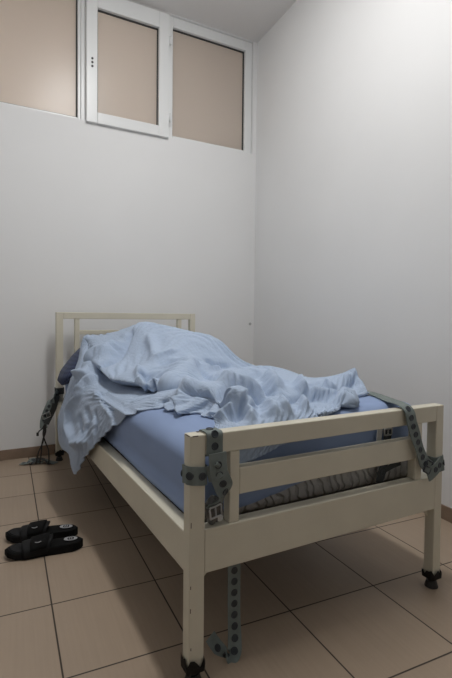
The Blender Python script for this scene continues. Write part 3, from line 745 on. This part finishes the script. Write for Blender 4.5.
# long strap over the far end of the top rail
t = thing('restraint_strap', 'long grey-green eyelet strap running off the mattress and down the right end of the footboard', 'strap', (1.30, 1.06, .42))
pts = [(1.40,1.43,.650), (1.385,1.34,.651), (1.35,1.25,.652), (1.305,1.17,.656), (1.275,1.11,.660), (1.263,1.072,.656), (1.264,1.055,.640), (1.270,1.050,.605), (1.286,1.049,.565), (1.305,1.050,.525), (1.322,1.051,.490), (1.340,1.052,.462), (1.362,1.050,.447)]
wd = [(1,-.3,0), (1,-.2,0), (1,.3,0), (1,.4,0), (1,.2,0), X, X, (1,0,.2), (1,0,.35), (1,.2,.4), (1,.1,.5), (.8,-.1,.7), (.5,0,1)]
ribbon('webbing', pts, wd, .044, t, strap_m, holes=(.40, .030, 10))
buckle(t, (1.352, 1.048, .448), (.6, 0, 1), (1, 0, -.5), .04, .03, eye_m)
t = thing('restraint_cuff', 'grey-green eyelet cuff wrapped around the right foot post', 'cuff', (1.43, 1.085, .43))
lp = loop_pts(XR0, XR1, YF0, YF1, .005)
pts = [(a, b, .444+.10*(a-1.43)) for i, (a, b) in enumerate(lp)]
ribbon('webbing', pts, [(-.1, .05, 1)]*len(lp), .052, t, strap_m, holes=(.03, .032, 5))
ribbon('strap_tail', [(1.425,1.054,.452), (1.400,1.049,.440), (1.372,1.047,.428), (1.350,1.049,.420)], [(0,0,1), (.1,0,1), (.3,0,1), (.5,0,1)], .046, t, strap_m, holes=(.016, .026, 2))
# strap hanging from beneath the bed to the floor
t = thing('restraint_strap', 'blue-grey eyelet strap hanging under the foot of the bed, its end curled on the floor', 'strap', (.65, 1.13, 0))
pts = [(.652,1.134,.345), (.651,1.132,.26), (.650,1.130,.18), (.649,1.126,.10), (.647,1.118,.05), (.640,1.107,.018), (.628,1.106,.0065), (.616,1.120,.008), (.606,1.145,.018), (.597,1.172,.034)]
ribbon('webbing', pts, [X, X, X, X, (1,-.1,0), (.9,-.4,0), (.6,-.8,0), (.5,-.85,0), (.5,-.85,.1), (.5,-.85,.1)], .040, t, strap_m, holes=(.02, .031, 16))
# strap in the footboard gap, on the mattress end
t = thing('restraint_strap', 'dark strap with pale lining hanging down the mattress end behind the footboard', 'strap', (1.22, 1.12, .40))
ribbon('webbing', [(1.243,1.127,.625), (1.240,1.119,.585), (1.232,1.118,.54), (1.226,1.118,.49), (1.215,1.118,.44), (1.200,1.120,.395)], [X]*6, .034, t, strapd_m, holes=(.03, .028, 7))
ribbon('pale_lining', [(1.214,1.127,.622), (1.203,1.121,.59), (1.196,1.120,.545), (1.192,1.121,.50)], [X]*4, .022, t, lining_m)
ribbon('strap_tail', [(1.19,1.119,.425), (1.225,1.117,.437), (1.265,1.118,.446), (1.30,1.120,.450)], [Z]*4, .018, t, strapd_m)
buckle(t, (1.232, 1.115, .565), X, (0, 0, 1), .034, .02)
# straps tied to the headboard post, cords hanging to the floor
t = thing('restraint_strap', 'dark strap with steel clasps tied to the left headboard post, cords dangling', 'strap', (.42, 3.12, .10))
lp = loop_pts(XL0, XL1, YH0, YH1, .004)
ribbon('webbing', [(a, b, .455) for a, b in lp], [(0, 0, 1)]*len(lp), .04, t, strapd_m)
ribbon('strap_tail', [(.492,3.142,.455), (.468,3.130,.425), (.440,3.115,.385), (.415,3.105,.335), (.400,3.10,.28), (.398,3.10,.235)], [(.3,0,1), (.5,0,1), (.8,.2,.6), (.9,.3,.3), X, X], .044, t, strap_m, holes=(.05, .03, 6))
ribbon('strap_tail', [(.488,3.138,.440), (.472,3.115,.395), (.455,3.10,.345), (.430,3.095,.30), (.412,3.095,.262)], [(.3,.6,1), (.8,.2,.6), (.9,.3,.3), X, X], .034, t, strapd_m)
buckle(t, (.415, 3.095, .315), (.9, 0, .4), (-.3, 0, 1), .046, .03)
for k, pts in enumerate(([(.405,3.10,.26), (.404,3.10,.20), (.392,3.105,.14), (.372,3.115,.09), (.362,3.125,.04), (.356,3.13,.008)],
                         [(.402,3.10,.26), (.396,3.10,.20), (.408,3.10,.15), (.425,3.095,.10), (.430,3.10,.04), (.428,3.11,.008)],
                         [(.410,3.10,.26), (.410,3.10,.21), (.396,3.10,.17), (.388,3.11,.12), (.385,3.12,.06), (.380,3.13,.008)],
                         [(.404,3.10,.262), (.392,3.101,.236), (.376,3.104,.222), (.364,3.105,.205)])):
    obj('cord', tube(bmesh.new(), pts, .0042, 8, 6), plug_m, t, smooth=True)
obj('toggle', bx(.357, .371, 3.098, 3.112, .190, .212, bev=.003), plug_m, t)
t = thing('restraint_strap', 'grey strap lying crumpled on the floor tiles beside the headboard leg', 'strap', (.38, 3.15, 0))
ribbon('webbing', [(.275,3.19,.006), (.31,3.17,.010), (.345,3.18,.022), (.385,3.15,.012), (.42,3.16,.020), (.455,3.12,.008), (.47,3.10,.006)], [(.2,1,0), (.3,1,0), (0,1,.3), (.3,1,0), (.2,1,-.3), (.6,.8,0), (.6,.8,0)], .045, t, strap_m, holes=(.02, .03, 6))
ribbon('strap_tail', [(.33,3.14,.005), (.36,3.155,.026), (.40,3.14,.030), (.43,3.125,.012), (.44,3.10,.006)], [(.2,1,0), (0,1,.3), (.3,1,0), (.6,.8,0), (.6,.8,0)], .038, t, strapd_m)
